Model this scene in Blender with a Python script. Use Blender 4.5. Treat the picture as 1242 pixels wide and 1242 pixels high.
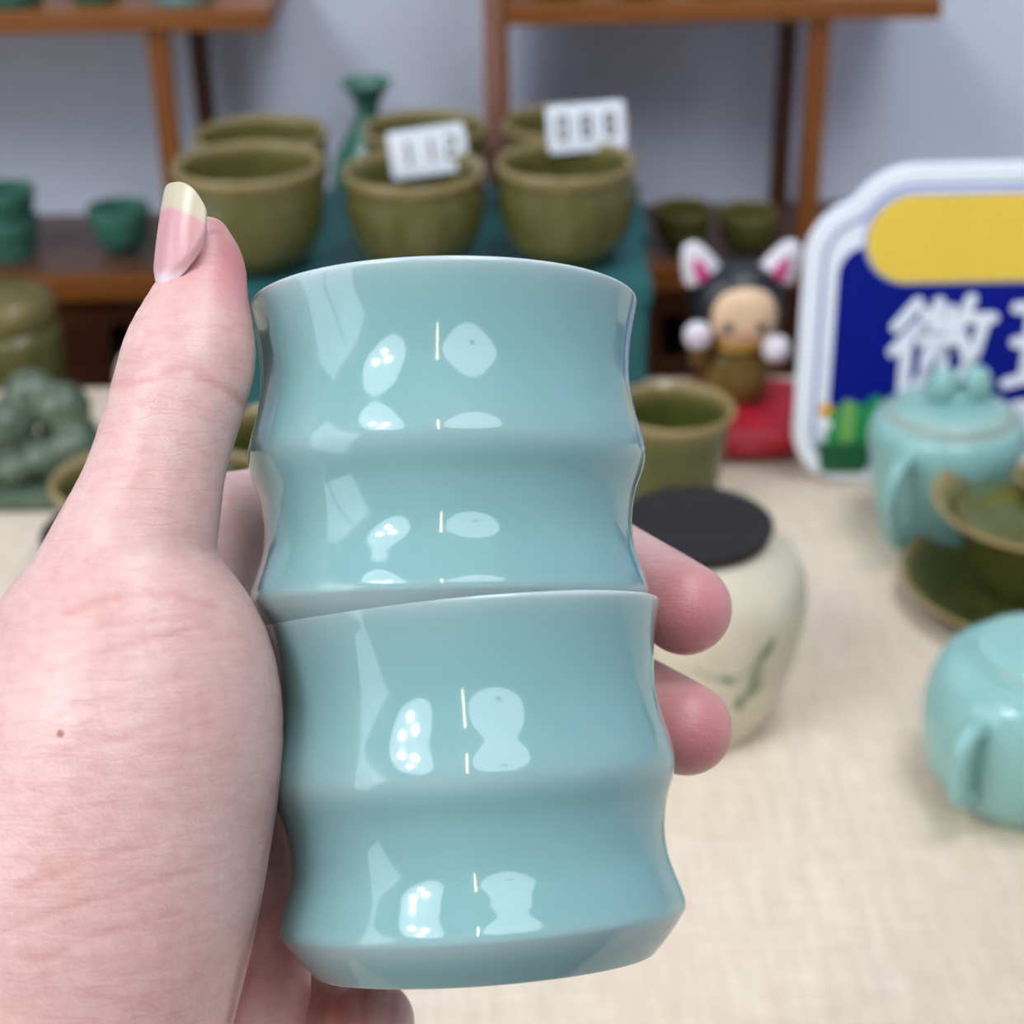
import bpy, bmesh, math, random
import numpy as np
from mathutils import Vector, Matrix, Euler

for o in list(bpy.data.objects):
    bpy.data.objects.remove(o, do_unlink=True)
scene = bpy.context.scene
COL = scene.collection
rnd = random.Random(7)

# ------------------------------------------------------------------ camera
FPX = 2050.0                                   # focal length in pixels of the 1242 px frame
PITCH, ROLL = math.radians(28.0), math.radians(-1.0)
cam_d = bpy.data.cameras.new('camera')
cam = bpy.data.objects.new('camera', cam_d)
COL.objects.link(cam)
cam_d.sensor_width = 36.0
cam_d.sensor_fit = 'HORIZONTAL'
cam_d.lens = 36.0 * FPX / 1242.0
cam_d.clip_start = 0.01
CAM_ROT = Matrix.Rotation(math.pi / 2 - PITCH, 3, 'X') @ Matrix.Rotation(ROLL, 3, 'Z')
CAM_LOC = Vector((0, 0, 0.40))
cam.matrix_world = Matrix.LocRotScale(CAM_LOC, CAM_ROT.to_quaternion(), None)
cam_d.dof.use_dof = True
cam_d.dof.focus_distance = 0.258
cam_d.dof.aperture_fstop = 19.0
scene.camera = cam

# ------------------------------------------------------------------ world, exposure
world = bpy.data.worlds.new('world')
scene.world = world
world.use_nodes = True
bgn = world.node_tree.nodes['Background']
bgn.inputs[0].default_value = (0.80, 0.88, 1.0, 1)
bgn.inputs[1].default_value = 1.0
vs = scene.view_settings
vs.view_transform = 'Standard'
vs.look = 'None'
vs.gamma = 1.0
vs.use_curve_mapping = False
vs.exposure = 0.12
LIGHT = dict(window=2.4, panel=6.0, bulb=45.0, strip=26.0, drum=5.2, over=12.5)

# ------------------------------------------------------------------ helpers
def lin(r, g, b):
    f = lambda c: c / 12.92 if c <= 0.04045 else ((c + 0.055) / 1.055) ** 2.4
    return tuple(f(c / 255.0) for c in (r, g, b)) + (1.0,)

def newmat(name):
    m = bpy.data.materials.new(name)
    m.use_nodes = True
    nt = m.node_tree
    return m, nt, nt.nodes['Principled BSDF']

def N(nt, kind, **kw):
    n = nt.nodes.new(kind)
    for k, v in kw.items():
        setattr(n, k, v)
    return n

def mixc(nt, fac, a, b, mode='MIX'):
    n = nt.nodes.new('ShaderNodeMix')
    n.data_type = 'RGBA'
    n.blend_type = mode
    for sock, v in ((n.inputs[0], fac), (n.inputs[6], a), (n.inputs[7], b)):
        if hasattr(v, 'type') and hasattr(v, 'is_linked'):
            nt.links.new(v, sock)
        else:
            sock.default_value = v
    return n.outputs[2]

def ramp(nt, src, stops):
    n = nt.nodes.new('ShaderNodeValToRGB')
    el = n.color_ramp.elements
    while len(el) < len(stops):
        el.new(0.5)
    for e, (p, v) in zip(el, stops):
        e.position = p
        e.color = (v, v, v, 1) if not isinstance(v, tuple) else v
    nt.links.new(src, n.inputs[0])
    return n.outputs[0]

def noise(nt, scale, detail=3, rough=0.5, vec=None, dist=0.0):
    n = nt.nodes.new('ShaderNodeTexNoise')
    n.inputs['Scale'].default_value = scale
    n.inputs['Detail'].default_value = detail
    n.inputs['Roughness'].default_value = rough
    n.inputs['Distortion'].default_value = dist
    if vec is None:
        tc = nt.nodes.new('ShaderNodeTexCoord')
        vec = tc.outputs['Object']
    nt.links.new(vec, n.inputs['Vector'])
    return n.outputs[0]

def mapped(nt, scale=(1, 1, 1), rot=(0, 0, 0), coord='Object'):
    tc = nt.nodes.new('ShaderNodeTexCoord')
    mp = nt.nodes.new('ShaderNodeMapping')
    mp.inputs['Scale'].default_value = scale
    mp.inputs['Rotation'].default_value = rot
    nt.links.new(tc.outputs[coord], mp.inputs['Vector'])
    return mp.outputs[0]

def bump(nt, bsdf, height, strength, dist=0.001):
    n = nt.nodes.new('ShaderNodeBump')
    n.inputs['Strength'].default_value = strength
    n.inputs['Distance'].default_value = dist
    nt.links.new(height, n.inputs['Height'])
    nt.links.new(n.outputs[0], bsdf.inputs['Normal'])
    return n

def plain(name, c, rough=0.5, var=0.08, scale=40.0, metal=0.0, coat=0.0, bmp=0.0):
    m, nt, b = newmat(name)
    f = ramp(nt, noise(nt, scale, 4), [(0.3, 0.0), (0.7, 1.0)])
    d = tuple(x * (1 - var) for x in c[:3]) + (1,)
    l = tuple(min(1, x * (1 + var)) for x in c[:3]) + (1,)
    nt.links.new(mixc(nt, f, d, l), b.inputs['Base Color'])
    b.inputs['Roughness'].default_value = rough
    b.inputs['Metallic'].default_value = metal
    b.inputs['Coat Weight'].default_value = coat
    if bmp:
        bump(nt, b, noise(nt, scale * 6, 3), bmp)
    return m

def glaze(name, base, edge, rough=0.10, mottle=0.10, scale=60.0, bmp=0.05, coat=0.0, spec=0.5):
    """glazed ceramic: the glaze breaks paler over rims and ridges ('edge' attribute)"""
    m, nt, b = newmat(name)
    f = ramp(nt, noise(nt, scale, 5, 0.6), [(0.3, 0.0), (0.72, 1.0)])
    d = tuple(x * (1 - mottle) for x in base[:3]) + (1,)
    l = tuple(min(1, x * (1 + mottle)) for x in base[:3]) + (1,)
    at = N(nt, 'ShaderNodeAttribute', attribute_name='edge')
    nt.links.new(mixc(nt, at.outputs['Fac'], mixc(nt, f, d, l), edge), b.inputs['Base Color'])
    b.inputs['Roughness'].default_value = rough
    b.inputs['IOR'].default_value = 1.5
    b.inputs['Specular IOR Level'].default_value = spec
    b.inputs['Coat Weight'].default_value = coat
    if bmp:
        bump(nt, b, noise(nt, scale * 1.5, 2), bmp, 0.002)
    return m

def wood(name, dark, light, rough=0.45, axis=0):
    m, nt, b = newmat(name)
    sc = [60, 60, 60]
    sc[axis] = 4
    v = mapped(nt, tuple(sc))
    f = ramp(nt, noise(nt, 1.0, 5, 0.6, v, 0.6), [(0.3, 0.0), (0.7, 1.0)])
    nt.links.new(mixc(nt, f, dark, light), b.inputs['Base Color'])
    b.inputs['Roughness'].default_value = rough
    bump(nt, b, f, 0.08)
    return m

def emit(name, c, s):
    m, nt, b = newmat(name)
    b.inputs['Base Color'].default_value = (0.8, 0.8, 0.8, 1)
    b.inputs['Emission Color'].default_value = c
    b.inputs['Emission Strength'].default_value = s
    return m

def link(name, me, m, parent=None, loc=(0, 0, 0), rot=(0, 0, 0)):
    o = bpy.data.objects.new(name, me)
    COL.objects.link(o)
    o.location = loc
    o.rotation_euler = rot
    if m is not None and len(me.materials) == 0:
        me.materials.append(m)
    o.parent = parent
    return o

def tag(o, label, cat, group=None):
    o['label'] = label
    o['category'] = cat
    if group:
        o['group'] = group
    return o

def thing(name, label, cat, loc=(0, 0, 0), rz=0.0, group=None, rot=None):
    o = bpy.data.objects.new(name, None)
    o.empty_display_size = 0.02
    COL.objects.link(o)
    o.location = loc
    o.rotation_euler = rot if rot else (0, 0, rz)
    return tag(o, label, cat, group)

def struct(o):
    o['kind'] = 'structure'
    return o

def bm_mesh(bm, smooth=False):
    bmesh.ops.recalc_face_normals(bm, faces=bm.faces)
    me = bpy.data.meshes.new('mesh')
    bm.to_mesh(me)
    bm.free()
    if smooth:
        me.polygons.foreach_set('use_smooth', [True] * len(me.polygons))
    return me

def box(sx, sy, sz, bev=0.0, base=True, seg=2):
    """box centred in x and y, standing on z = 0 when base is set"""
    bm = bmesh.new()
    bmesh.ops.create_cube(bm, size=1.0)
    for v in bm.verts:
        v.co = Vector((v.co.x * sx, v.co.y * sy, (v.co.z + (0.5 if base else 0)) * sz))
    if bev:
        bmesh.ops.bevel(bm, geom=list(bm.edges), offset=bev, segments=seg, affect='EDGES', profile=0.6)
    return bm_mesh(bm)

def boxat(name, m, parent, c0, c1, bev=0.0):
    """box between two corner points"""
    s = [abs(b - a) for a, b in zip(c0, c1)]
    me = box(*s, bev=bev, base=False)
    return link(name, me, m, parent, tuple((a + b) / 2 for a, b in zip(c0, c1)))

def crom(pts, n):
    """Catmull-Rom curve through points of any dimension"""
    p = np.array(pts, float)
    p = np.vstack([2 * p[0] - p[1], p, 2 * p[-1] - p[-2]])
    out = []
    for i in range(1, len(p) - 2):
        for k in range(n):
            t = k / n
            a, b, c, d = p[i - 1], p[i], p[i + 1], p[i + 2]
            out.append(0.5 * (2 * b + (c - a) * t + (2 * a - 5 * b + 4 * c - d) * t * t + (3 * b - a - 3 * c + d) * t ** 3))
    out.append(p[-2])
    return np.array(out)

def lathe(prof, seg=64, smooth=True):
    """prof: rows of radius, height, edge; runs along the section"""
    verts, faces, edge = [], [], []
    rings = []
    for row in prof:
        r, z = row[0], row[1]
        e = row[2] if len(row) > 2 else 0.0
        if r < 1e-5:
            rings.append([len(verts)])
            verts.append((0, 0, z))
            edge.append(e)
        else:
            rings.append(list(range(len(verts), len(verts) + seg)))
            for k in range(seg):
                a = 2 * math.pi * k / seg
                verts.append((r * math.cos(a), r * math.sin(a), z))
                edge.append(e)
    for A, B in zip(rings, rings[1:]):
        for k in range(seg):
            j = (k + 1) % seg
            if len(A) == 1 and len(B) == 1:
                continue
            if len(A) == 1:
                faces.append((A[0], B[j], B[k]))
            elif len(B) == 1:
                faces.append((A[k], A[j], B[0]))
            else:
                faces.append((A[k], A[j], B[j], B[k]))
    me = bpy.data.meshes.new('mesh')
    me.from_pydata(verts, [], faces)
    bm = bmesh.new()
    bm.from_mesh(me)
    bmesh.ops.recalc_face_normals(bm, faces=bm.faces)
    bm.to_mesh(me)
    bm.free()
    at = me.attributes.new('edge', 'FLOAT', 'POINT')
    at.data.foreach_set('value', [min(1, max(0, e)) for e in edge])
    if smooth:
        me.polygons.foreach_set('use_smooth', [True] * len(me.polygons))
    return me

def tube(pts, rad, seg=12, n=8, flat=1.0, up=(0, 0, 1)):
    """swept tube along a smooth path, rad a number or one per point"""
    rads = rad if hasattr(rad, '__len__') else [rad] * len(pts)
    c = crom([tuple(p) + (r,) for p, r in zip(pts, rads)], n)
    verts, faces = [], []
    up = Vector(up)
    for i, row in enumerate(c):
        p = Vector(row[:3])
        t = Vector(c[min(i + 1, len(c) - 1)][:3]) - Vector(c[max(i - 1, 0)][:3])
        t.normalize()
        u = t.cross(up)
        if u.length < 1e-4:
            u = t.cross(Vector((1, 0, 0)))
        u.normalize()
        v = u.cross(t)
        for k in range(seg):
            a = 2 * math.pi * k / seg
            verts.append(p + u * (row[3] * math.cos(a)) + v * (row[3] * flat * math.sin(a)))
    m = len(c)
    for i in range(m - 1):
        for k in range(seg):
            j = (k + 1) % seg
            faces.append((i * seg + k, i * seg + j, (i + 1) * seg + j, (i + 1) * seg + k))
    faces.append(tuple(range(seg)))
    faces.append(tuple(range((m - 1) * seg, m * seg)))
    me = bpy.data.meshes.new('mesh')
    me.from_pydata([tuple(v) for v in verts], [], faces)
    bm = bmesh.new()
    bm.from_mesh(me)
    return bm_mesh(bm, True)

def prism(outline, depth, y0=0.0, bev=0.0):
    """outline in x,z extruded along +y"""
    bm = bmesh.new()
    f = bm.faces.new([bm.verts.new((x, y0, z)) for x, z in outline])
    r = bmesh.ops.extrude_face_region(bm, geom=[f])
    for v in r['geom']:
        if isinstance(v, bmesh.types.BMVert):
            v.co.y += depth
    if bev:
        ed = [e for e in bm.edges if abs(e.verts[0].co.y - e.verts[1].co.y) < 1e-7]
        bmesh.ops.bevel(bm, geom=ed, offset=bev, segments=2, affect='EDGES')
    return bm_mesh(bm)

def rrect(x0, x1, z0, z1, r, n=8):
    pts = []
    for cx, cz, a0 in ((x1 - r, z1 - r, 0), (x0 + r, z1 - r, 90), (x0 + r, z0 + r, 180), (x1 - r, z0 + r, 270)):
        for k in range(n + 1):
            a = math.radians(a0 + 90 * k / n)
            pts.append((cx + r * math.cos(a), cz + r * math.sin(a)))
    return pts

def strokes(lines, w, depth, y0):
    """flat round-ended strokes joined to one written character"""
    bm = bmesh.new()
    for q, ln in enumerate(lines):
        for a, b in zip(ln, ln[1:]):
            a, b = Vector(a), Vector(b)
            t = math.atan2(b.y - a.y, b.x - a.x)
            pts = []
            for c, a0 in ((b, t - math.pi / 2), (a, t + math.pi / 2)):
                for k in range(7):
                    g = a0 + math.pi * k / 6
                    pts.append((c.x + w / 2 * math.cos(g), c.y + w / 2 * math.sin(g)))
            f = bm.faces.new([bm.verts.new((x, y0 - 0.00001 * q, z)) for x, z in pts])
            r = bmesh.ops.extrude_face_region(bm, geom=[f])
            for v in r['geom']:
                if isinstance(v, bmesh.types.BMVert):
                    v.co.y += depth
    return bm_mesh(bm)

def blob(rx, ry, rz, seg=24, power=2.0):
    """rounded solid, power above 2 squares it off"""
    bm = bmesh.new()
    bmesh.ops.create_uvsphere(bm, u_segments=seg, v_segments=seg // 2, radius=1.0)
    for v in bm.verts:
        c = v.co
        k = (abs(c.x) ** power + abs(c.y) ** power + abs(c.z) ** power) ** (1 / power)
        v.co = Vector((c.x / k * rx, c.y / k * ry, c.z / k * rz))
    return bm_mesh(bm, True)

def copytree(o, loc=None, rz=None, label=None, parent=None):
    c = o.copy()
    COL.objects.link(c)
    c.parent = parent
    if loc is not None:
        c.location = loc
    if rz is not None:
        c.rotation_euler.z = rz
    if label:
        c['label'] = label
    for ch in list(o.children):
        copytree(ch, parent=c)
    return c

# ------------------------------------------------------------------ implicit surfaces
def smin(a, b, k):
    h = np.clip(0.5 + 0.5 * (b - a) / k, 0, 1)
    return b + (a - b) * h - k * h * (1 - h)

def smax(a, b, k):
    return -smin(-a, -b, k)

class Chain:
    """a limb: smooth spine with elliptical sections, half-width a across and b in depth"""
    def __init__(self, rows, n=5, depth=(0, 0, 1)):
        c = crom(rows, n)
        self.p, self.a, self.b = c[:, :3], c[:, 3], c[:, 4]
        self.depth = np.array(depth, float)
    def __call__(self, q):
        """exact near the limb; far away the distance to its bounding box is enough"""
        R = max(self.a.max(), self.b.max())
        lo, hi = self.p.min(0) - R, self.p.max(0) + R
        far = np.sqrt((np.maximum(np.maximum(lo - q, q - hi), 0) ** 2).sum(1))
        near = far < 1.2
        out = far + .3
        if near.any():
            out[near] = self.exact(q[near])
        return out
    def exact(self, q):
        best = None
        for i in range(len(self.p) - 1):
            A, B = self.p[i], self.p[i + 1]
            T = B - A
            L = np.linalg.norm(T)
            T = T / L
            V = self.depth - T * (self.depth @ T)
            V /= np.linalg.norm(V)
            U = np.cross(T, V)
            w = q - A
            t = np.clip((w @ T) / L, 0, 1)
            wt = (w @ T) - t * L
            wu, wv = w @ U, w @ V
            ra = self.a[i] + (self.a[i + 1] - self.a[i]) * t
            rb = self.b[i] + (self.b[i + 1] - self.b[i]) * t
            rc = np.minimum(ra, rb)
            k0 = np.sqrt((wu / ra) ** 2 + (wv / rb) ** 2 + (wt / rc) ** 2) + 1e-6
            k1 = np.sqrt((wu / ra ** 2) ** 2 + (wv / rb ** 2) ** 2 + (wt / rc ** 2) ** 2) + 1e-6
            d = k0 * (k0 - 1) / k1
            best = d if best is None else np.minimum(best, d)
        return best

def polygonize(f, lo, hi, h, coarse=4):
    """surface nets over a narrow band, then projection on the surface"""
    lo, hi = np.array(lo, float), np.array(hi, float)
    H = h * coarse
    nc = np.ceil((hi - lo) / H).astype(int) + 1
    ax = [lo[k] + H * np.arange(nc[k]) for k in range(3)]
    g = np.stack(np.meshgrid(*ax, indexing='ij'), -1).reshape(-1, 3)
    Dc = f(g).reshape(nc)
    nf = (nc - 1) * coarse + 1
    idx = [np.minimum((np.arange(nf[k]) + coarse // 2) // coarse, nc[k] - 1) for k in range(3)]
    D = Dc[np.ix_(*idx)].astype(np.float32)
    near = np.argwhere(np.abs(D) < H * 1.6)
    D[tuple(near.T)] = f(lo + near * h).astype(np.float32)
    S = D < 0
    cnt = np.zeros(tuple(nf - 1), np.uint8)
    for a in (0, 1):
        for b in (0, 1):
            for c in (0, 1):
                cnt += S[a:nf[0] - 1 + a, b:nf[1] - 1 + b, c:nf[2] - 1 + c]
    act = np.argwhere((cnt > 0) & (cnt < 8))
    acc = np.zeros((len(act), 3))
    num = np.zeros(len(act))
    corners = [(a, b, c) for a in (0, 1) for b in (0, 1) for c in (0, 1)]
    for p in corners:
        for k in range(3):
            if p[k]:
                continue
            r = list(p)
            r[k] = 1
            i0, i1 = act + np.array(p), act + np.array(r)
            d0, d1 = D[tuple(i0.T)], D[tuple(i1.T)]
            m = (d0 < 0) != (d1 < 0)
            t = np.where(m, d0 / np.where(m, d0 - d1, 1), 0)
            pos = i0 + t[:, None] * (np.array(r) - np.array(p))
            acc[m] += pos[m]
            num[m] += 1
    V = lo + acc / num[:, None] * h
    lut = np.full(tuple(nf - 1), -1, np.int32)
    lut[tuple(act.T)] = np.arange(len(act))
    F = []
    for k in range(3):
        sl0 = [slice(None)] * 3
        sl1 = [slice(None)] * 3
        sl0[k] = slice(0, nf[k] - 1)
        sl1[k] = slice(1, nf[k])
        e = np.argwhere(S[tuple(sl0)] != S[tuple(sl1)])
        u, v = (k + 1) % 3, (k + 2) % 3
        ok = (e[:, u] > 0) & (e[:, v] > 0) & (e[:, u] < nf[u] - 1) & (e[:, v] < nf[v] - 1)
        e = e[ok]
        q = []
        for du, dv in ((1, 1), (0, 1), (0, 0), (1, 0)):
            c = e.copy()
            c[:, u] -= du
            c[:, v] -= dv
            q.append(lut[tuple(c.T)])
        q = np.stack(q, 1)
        flip = ~S[tuple(e.T)]
        q[flip] = q[flip][:, ::-1]
        F.append(q)
    F = np.vstack(F)
    F = F[(F >= 0).all(1)]
    def grad(P):
        e = h * 0.6
        G = np.stack([f(P + np.eye(3)[k] * e) - f(P - np.eye(3)[k] * e) for k in range(3)], 1)
        return G / (2 * e)
    for it in range(1):
        G = grad(V)
        g2 = (G ** 2).sum(1) + 1e-6
        st = (f(V) / g2)[:, None] * G
        ln = np.linalg.norm(st, axis=1, keepdims=True) + 1e-9
        V = V - st * np.minimum(1, h * 0.7 / ln)
    G = grad(V)
    G /= np.linalg.norm(G, axis=1, keepdims=True) + 1e-9
    return V, F, G

def np_mesh(V, F, attrs=None):
    me = bpy.data.meshes.new('mesh')
    me.from_pydata(V.tolist(), [], F.tolist())
    me.polygons.foreach_set('use_smooth', [True] * len(me.polygons))
    for k, a in (attrs or {}).items():
        at = me.attributes.new(k, 'FLOAT', 'POINT')
        at.data.foreach_set('value', np.asarray(a, np.float32))
    me.update()
    return me

# ------------------------------------------------------------------ materials
M = {}
M['wall'] = plain('wall paint', lin(216, 222, 240), 0.8, 0.02, 6, bmp=0.03)
M['wall_warm'] = plain('shop wall paint', lin(172, 168, 164), 0.8, 0.03, 6)
M['ceiling'] = plain('ceiling paint', lin(188, 188, 188), 0.9, 0.02, 6)
M['floor'] = plain('floor tile', lin(120, 105, 92), 0.5, 0.1, 10)
M['shelf'] = wood('orange brown wood', lin(108, 57, 12), lin(144, 84, 24), 0.5, 0)
M['shelf_up'] = wood('orange brown upright wood', lin(104, 54, 12), lin(142, 80, 24), 0.5, 2)
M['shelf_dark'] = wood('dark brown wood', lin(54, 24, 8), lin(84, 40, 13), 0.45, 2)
M['shelf_top'] = wood('brown board', lin(80, 52, 40), lin(106, 72, 56), 0.35, 0)
M['black'] = plain('black slot shade', lin(14, 12, 10), 0.9)  # black colour stands in for the shade inside the cabinet slots
M['tablewood'] = wood('table wood', lin(110, 75, 45), lin(150, 105, 65), 0.5, 0)
M['rosepost'] = wood('rosy brown wood', lin(126, 84, 70), lin(150, 106, 90), 0.5, 2)
M['steel'] = plain('steel', lin(170, 172, 176), 0.35, metal=1.0)
M['white_plastic'] = plain('white plastic', lin(236, 238, 242), 0.4, 0.01)

def linen():
    m, nt, b = newmat('beige linen')
    v1 = mapped(nt, (260, 28, 60), (0, 0, math.radians(12)))
    v2 = mapped(nt, (40, 300, 60), (0, 0, math.radians(6)))
    a = ramp(nt, noise(nt, 1.0, 4, 0.6, v1), [(0.36, 0.0), (0.66, 1.0)])
    c = ramp(nt, noise(nt, 1.0, 4, 0.6, v2), [(0.36, 0.0), (0.66, 1.0)])
    n1 = mixc(nt, a, lin(204, 186, 164), lin(228, 213, 192))
    n2 = mixc(nt, c, lin(208, 191, 170), lin(230, 215, 196))
    wv = mixc(nt, 0.45, n1, n2)
    big = ramp(nt, noise(nt, 7, 3), [(0.35, 0.0), (0.7, 1.0)])
    nt.links.new(mixc(nt, big, wv, mixc(nt, 0.35, wv, lin(205, 180, 150))), b.inputs['Base Color'])
    b.inputs['Roughness'].default_value = 0.85
    bump(nt, b, a, 0.2)
    return m
M['linen'] = linen()

CELADON = lin(122, 162, 164)
M['celadon'] = glaze('pale celadon glaze', CELADON, lin(188, 198, 198), 0.06, 0.02, 30, 0.015)
M['celadon_pot'] = glaze('blue celadon glaze', lin(134, 178, 174), lin(164, 172, 160), 0.12, 0.05, 40, 0.03)
M['celadon_dark'] = glaze('deep green glaze', lin(58, 108, 92), lin(92, 138, 122), 0.2, 0.15, 70, 0.05)
M['celadon_sage'] = glaze('sage green glaze', lin(84, 98, 80), lin(112, 128, 108), 0.15, 0.25, 90, 0.1)
M['olive'] = glaze('olive glaze', lin(94, 91, 48), lin(134, 118, 76), 0.22, 0.18, 90, 0.10)
M['olive_in'] = glaze('olive green glaze', lin(78, 82, 38), lin(146, 126, 82), 0.15, 0.15, 90, 0.05)
M['teal'] = plain('teal cloth board', lin(30, 92, 94), 0.6, 0.1, 60, bmp=0.1)
M['darklid'] = wood('black stained wood', lin(20, 14, 13), lin(34, 26, 24), 0.5, 0)
M['darklid'].node_tree.nodes['Principled BSDF'].inputs['Specular IOR Level'].default_value = 0.3
M['tag'] = plain('white card', lin(226, 232, 244), 0.5, 0.01)
M['ink'] = plain('black ink', lin(38, 42, 50), 0.5)

# ------------------------------------------------------------------ the room
WALL_Y, X0, X1, YB, ZF, ZC = 1.18, -2.0, 2.0, -2.4, -0.75, 1.95
def slab(name, m, c0, c1):
    return struct(boxat(name, M[m], None, c0, c1))
slab('floor', 'floor', (X0, YB, ZF - .05), (X1, WALL_Y, ZF))
slab('ceiling', 'ceiling', (X0, YB, ZC), (X1, WALL_Y, ZC + .05))
slab('wall_back', 'wall', (X0, WALL_Y, ZF), (X1, WALL_Y + .05, ZC))
slab('wall_right', 'wall', (X1, YB, ZF), (X1 + .05, WALL_Y, ZC))
slab('wall_front', 'wall_warm', (X0, YB - .05, ZF), (X1, YB, ZC))
# left wall with a window opening
WY0, WY1, WZ0, WZ1 = -1.35, 0.35, 0.15, 1.55
wl = boxat('wall_left', M['wall_warm'], None, (X0 - .05, YB, ZF), (X0, WY0, ZC))
struct(wl)
for c0, c1 in (((X0 - .05, WY1, ZF), (X0, WALL_Y, ZC)), ((X0 - .05, WY0, ZF), (X0, WY1, WZ0)), ((X0 - .05, WY0, WZ1), (X0, WY1, ZC))):
    p = boxat('wall_segment', M['wall_warm'], None, c0, c1)
    p.parent = wl
    p.matrix_parent_inverse = Matrix.Translation(-wl.location)
win = bpy.data.objects.new('window_1', None)
COL.objects.link(win)
win.location = (X0 - .025, (WY0 + WY1) / 2, WZ0)
win['kind'] = 'structure'
wm = M['white_plastic']
wh, ww = WZ1 - WZ0, WY1 - WY0
for nm, c0, c1 in (('frame_rail', (-.02, -ww / 2, 0), (.02, ww / 2, .05)), ('frame_rail', (-.02, -ww / 2, wh - .05), (.02, ww / 2, wh)),
                   ('frame_stile', (-.02, -ww / 2, .05), (.02, -ww / 2 + .05, wh - .05)), ('frame_stile', (-.02, ww / 2 - .05, .05), (.02, ww / 2, wh - .05)),
                   ('mullion', (-.02, -.025, .05), (.02, .025, wh - .05))):
    boxat(nm, wm, win, c0, c1)
M['daylit'] = emit('daylit frosted pane', (0.80, 0.90, 1.0, 1), LIGHT['window'])
for s in (-1, 1):
    boxat('pane', M['daylit'], win, (-.004, min(s * .025, s * (ww / 2 - .05)), .05), (.004, max(s * .025, s * (ww / 2 - .05)), wh - .05))

# ceiling lamps of the shop (behind the camera)
def ceiling_lamps():
    t = thing('ceiling_dome_lamp', 'large oval cool white ceiling lamp with three bright spot bulbs', 'ceiling lamp', (-1.25, -0.72, ZC))
    fr = link('frame', lathe([(0, 0), (.58, 0), (.60, -.02), (.58, -.035), (.55, -.03), (0, -.03)], 48), M['white_plastic'], t)
    df = link('diffuser', lathe([(0, -.060), (.30, -.056), (.48, -.045), (.55, -.031), (0, -.031)], 48), emit('cool diffuser', (0.80, 0.90, 1.0, 1), LIGHT['panel']), t)
    fr.scale = df.scale = (.92, 1.35, 1)
    bulb = emit('white bulb', (1, 1, 1, 1), LIGHT['bulb'])
    for x, y in ((-.13, .17), (.15, .04), (-.05, -.18)):
        link('spot_bulb', lathe([(0, -.12), (.06, -.112), (.08, -.09), (.08, -.058), (0, -.055)], 24), bulb, t, (x, y, 0))
    t = thing('ceiling_panel_lamp', 'small square ceiling panel lamp above the display table', 'ceiling lamp', (0.42, 0.34, ZC))
    boxat('frame', M['white_plastic'], t, (-.31, -.31, -.03), (.31, .31, 0))
    boxat('diffuser', emit('table diffuser', (0.84, 0.92, 1.0, 1), LIGHT['over']), t, (-.29, -.29, -.036), (.29, .29, -.031))
    t = thing('ceiling_tube_lamp', 'thin warm yellow tube lamp running along the ceiling', 'ceiling lamp', (-0.10, -1.2, ZC))
    boxat('housing', M['white_plastic'], t, (-.03, -.5, -.03), (.03, .5, 0))
    boxat('tube', emit('warm tube', (1.0, 0.80, 0.42, 1), LIGHT['strip']), t, (-.014, -.48, -.055), (.014, .48, -.031), .006)
    # paper pendant with radial ribs, hung from the ceiling
    t = thing('paper_pendant_lamp', 'round white paper pendant lamp hanging on a cord', 'pendant lamp', (0.33, -0.46, 1.08))
    paper = emit('lit paper', (0.84, 0.93, 1.0, 1), LIGHT['drum'])
    link('shade', lathe([(max(0, a), b) for a, b in crom([(0, 0), (.12, .004), (.24, .03), (.31, .075), (.33, .12), (.29, .19), (.16, .25), (.04, .27), (0, .27)], 5)], 48), paper, t)
    link('finial', lathe([(0, -.012), (.03, -.008), (.035, 0), (0, .006)], 20), M['steel'], t)
    link('cord', tube([(0, 0, .265), (0, 0, .5), (0, 0, ZC - 1.08)], .004, 8, 2), M['steel'], t)
ceiling_lamps()

# ------------------------------------------------------------------ table and cloth
TY0, TY1, TX0, TX1 = 0.12, 0.925, -0.85, 0.85
t = thing('display_table', 'wooden display table under a beige linen cloth', 'table', (0, (TY0 + TY1) / 2, ZF))
boxat('tabletop', M['tablewood'], t, (TX0 + .01, -(TY1 - TY0) / 2 + .01, .71), (TX1 - .01, (TY1 - TY0) / 2 - .01, .747), .004)
for sx in (-1, 1):
    for sy in (-1, 1):
        boxat('leg', M['tablewood'], t, (sx * .78 - .03, sy * .34 - .03, 0), (sx * .78 + .03, sy * .34 + .03, .71), .004)
def cloth_mesh():
    bm = bmesh.new()
    prof = [(TY0 - .001, -.16), (TY0, -.01), (TY0 + .008, 0), (TY1 - .008, 0), (TY1, -.006), (TY1 + .001, -.16)]
    th = .0025
    A = [[bm.verts.new((x, y, z)) for y, z in prof] for x in (TX0, TX1)]
    low = [(y + (th if i < 2 else (-th if i > 3 else 0)), z - (th if 1 < i < 4 or i in (1, 4) else 0)) for i, (y, z) in enumerate(prof)]
    B = [[bm.verts.new((x, y, z)) for y, z in low] for x in (TX0, TX1)]
    n = len(prof)
    for i in range(n - 1):
        bm.faces.new((A[0][i], A[1][i], A[1][i + 1], A[0][i + 1]))
        bm.faces.new((B[0][i], B[0][i + 1], B[1][i + 1], B[1][i]))
        for s in (0, 1):
            bm.faces.new((A[s][i], A[s][i + 1], B[s][i + 1], B[s][i]))
    for i in (0, n - 1):
        bm.faces.new((A[0][i], A[1][i], B[1][i], B[0][i]))
    return bm_mesh(bm)
tag(link('tablecloth', cloth_mesh(), M['linen']), 'beige woven linen cloth covering the display table', 'tablecloth')

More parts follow.
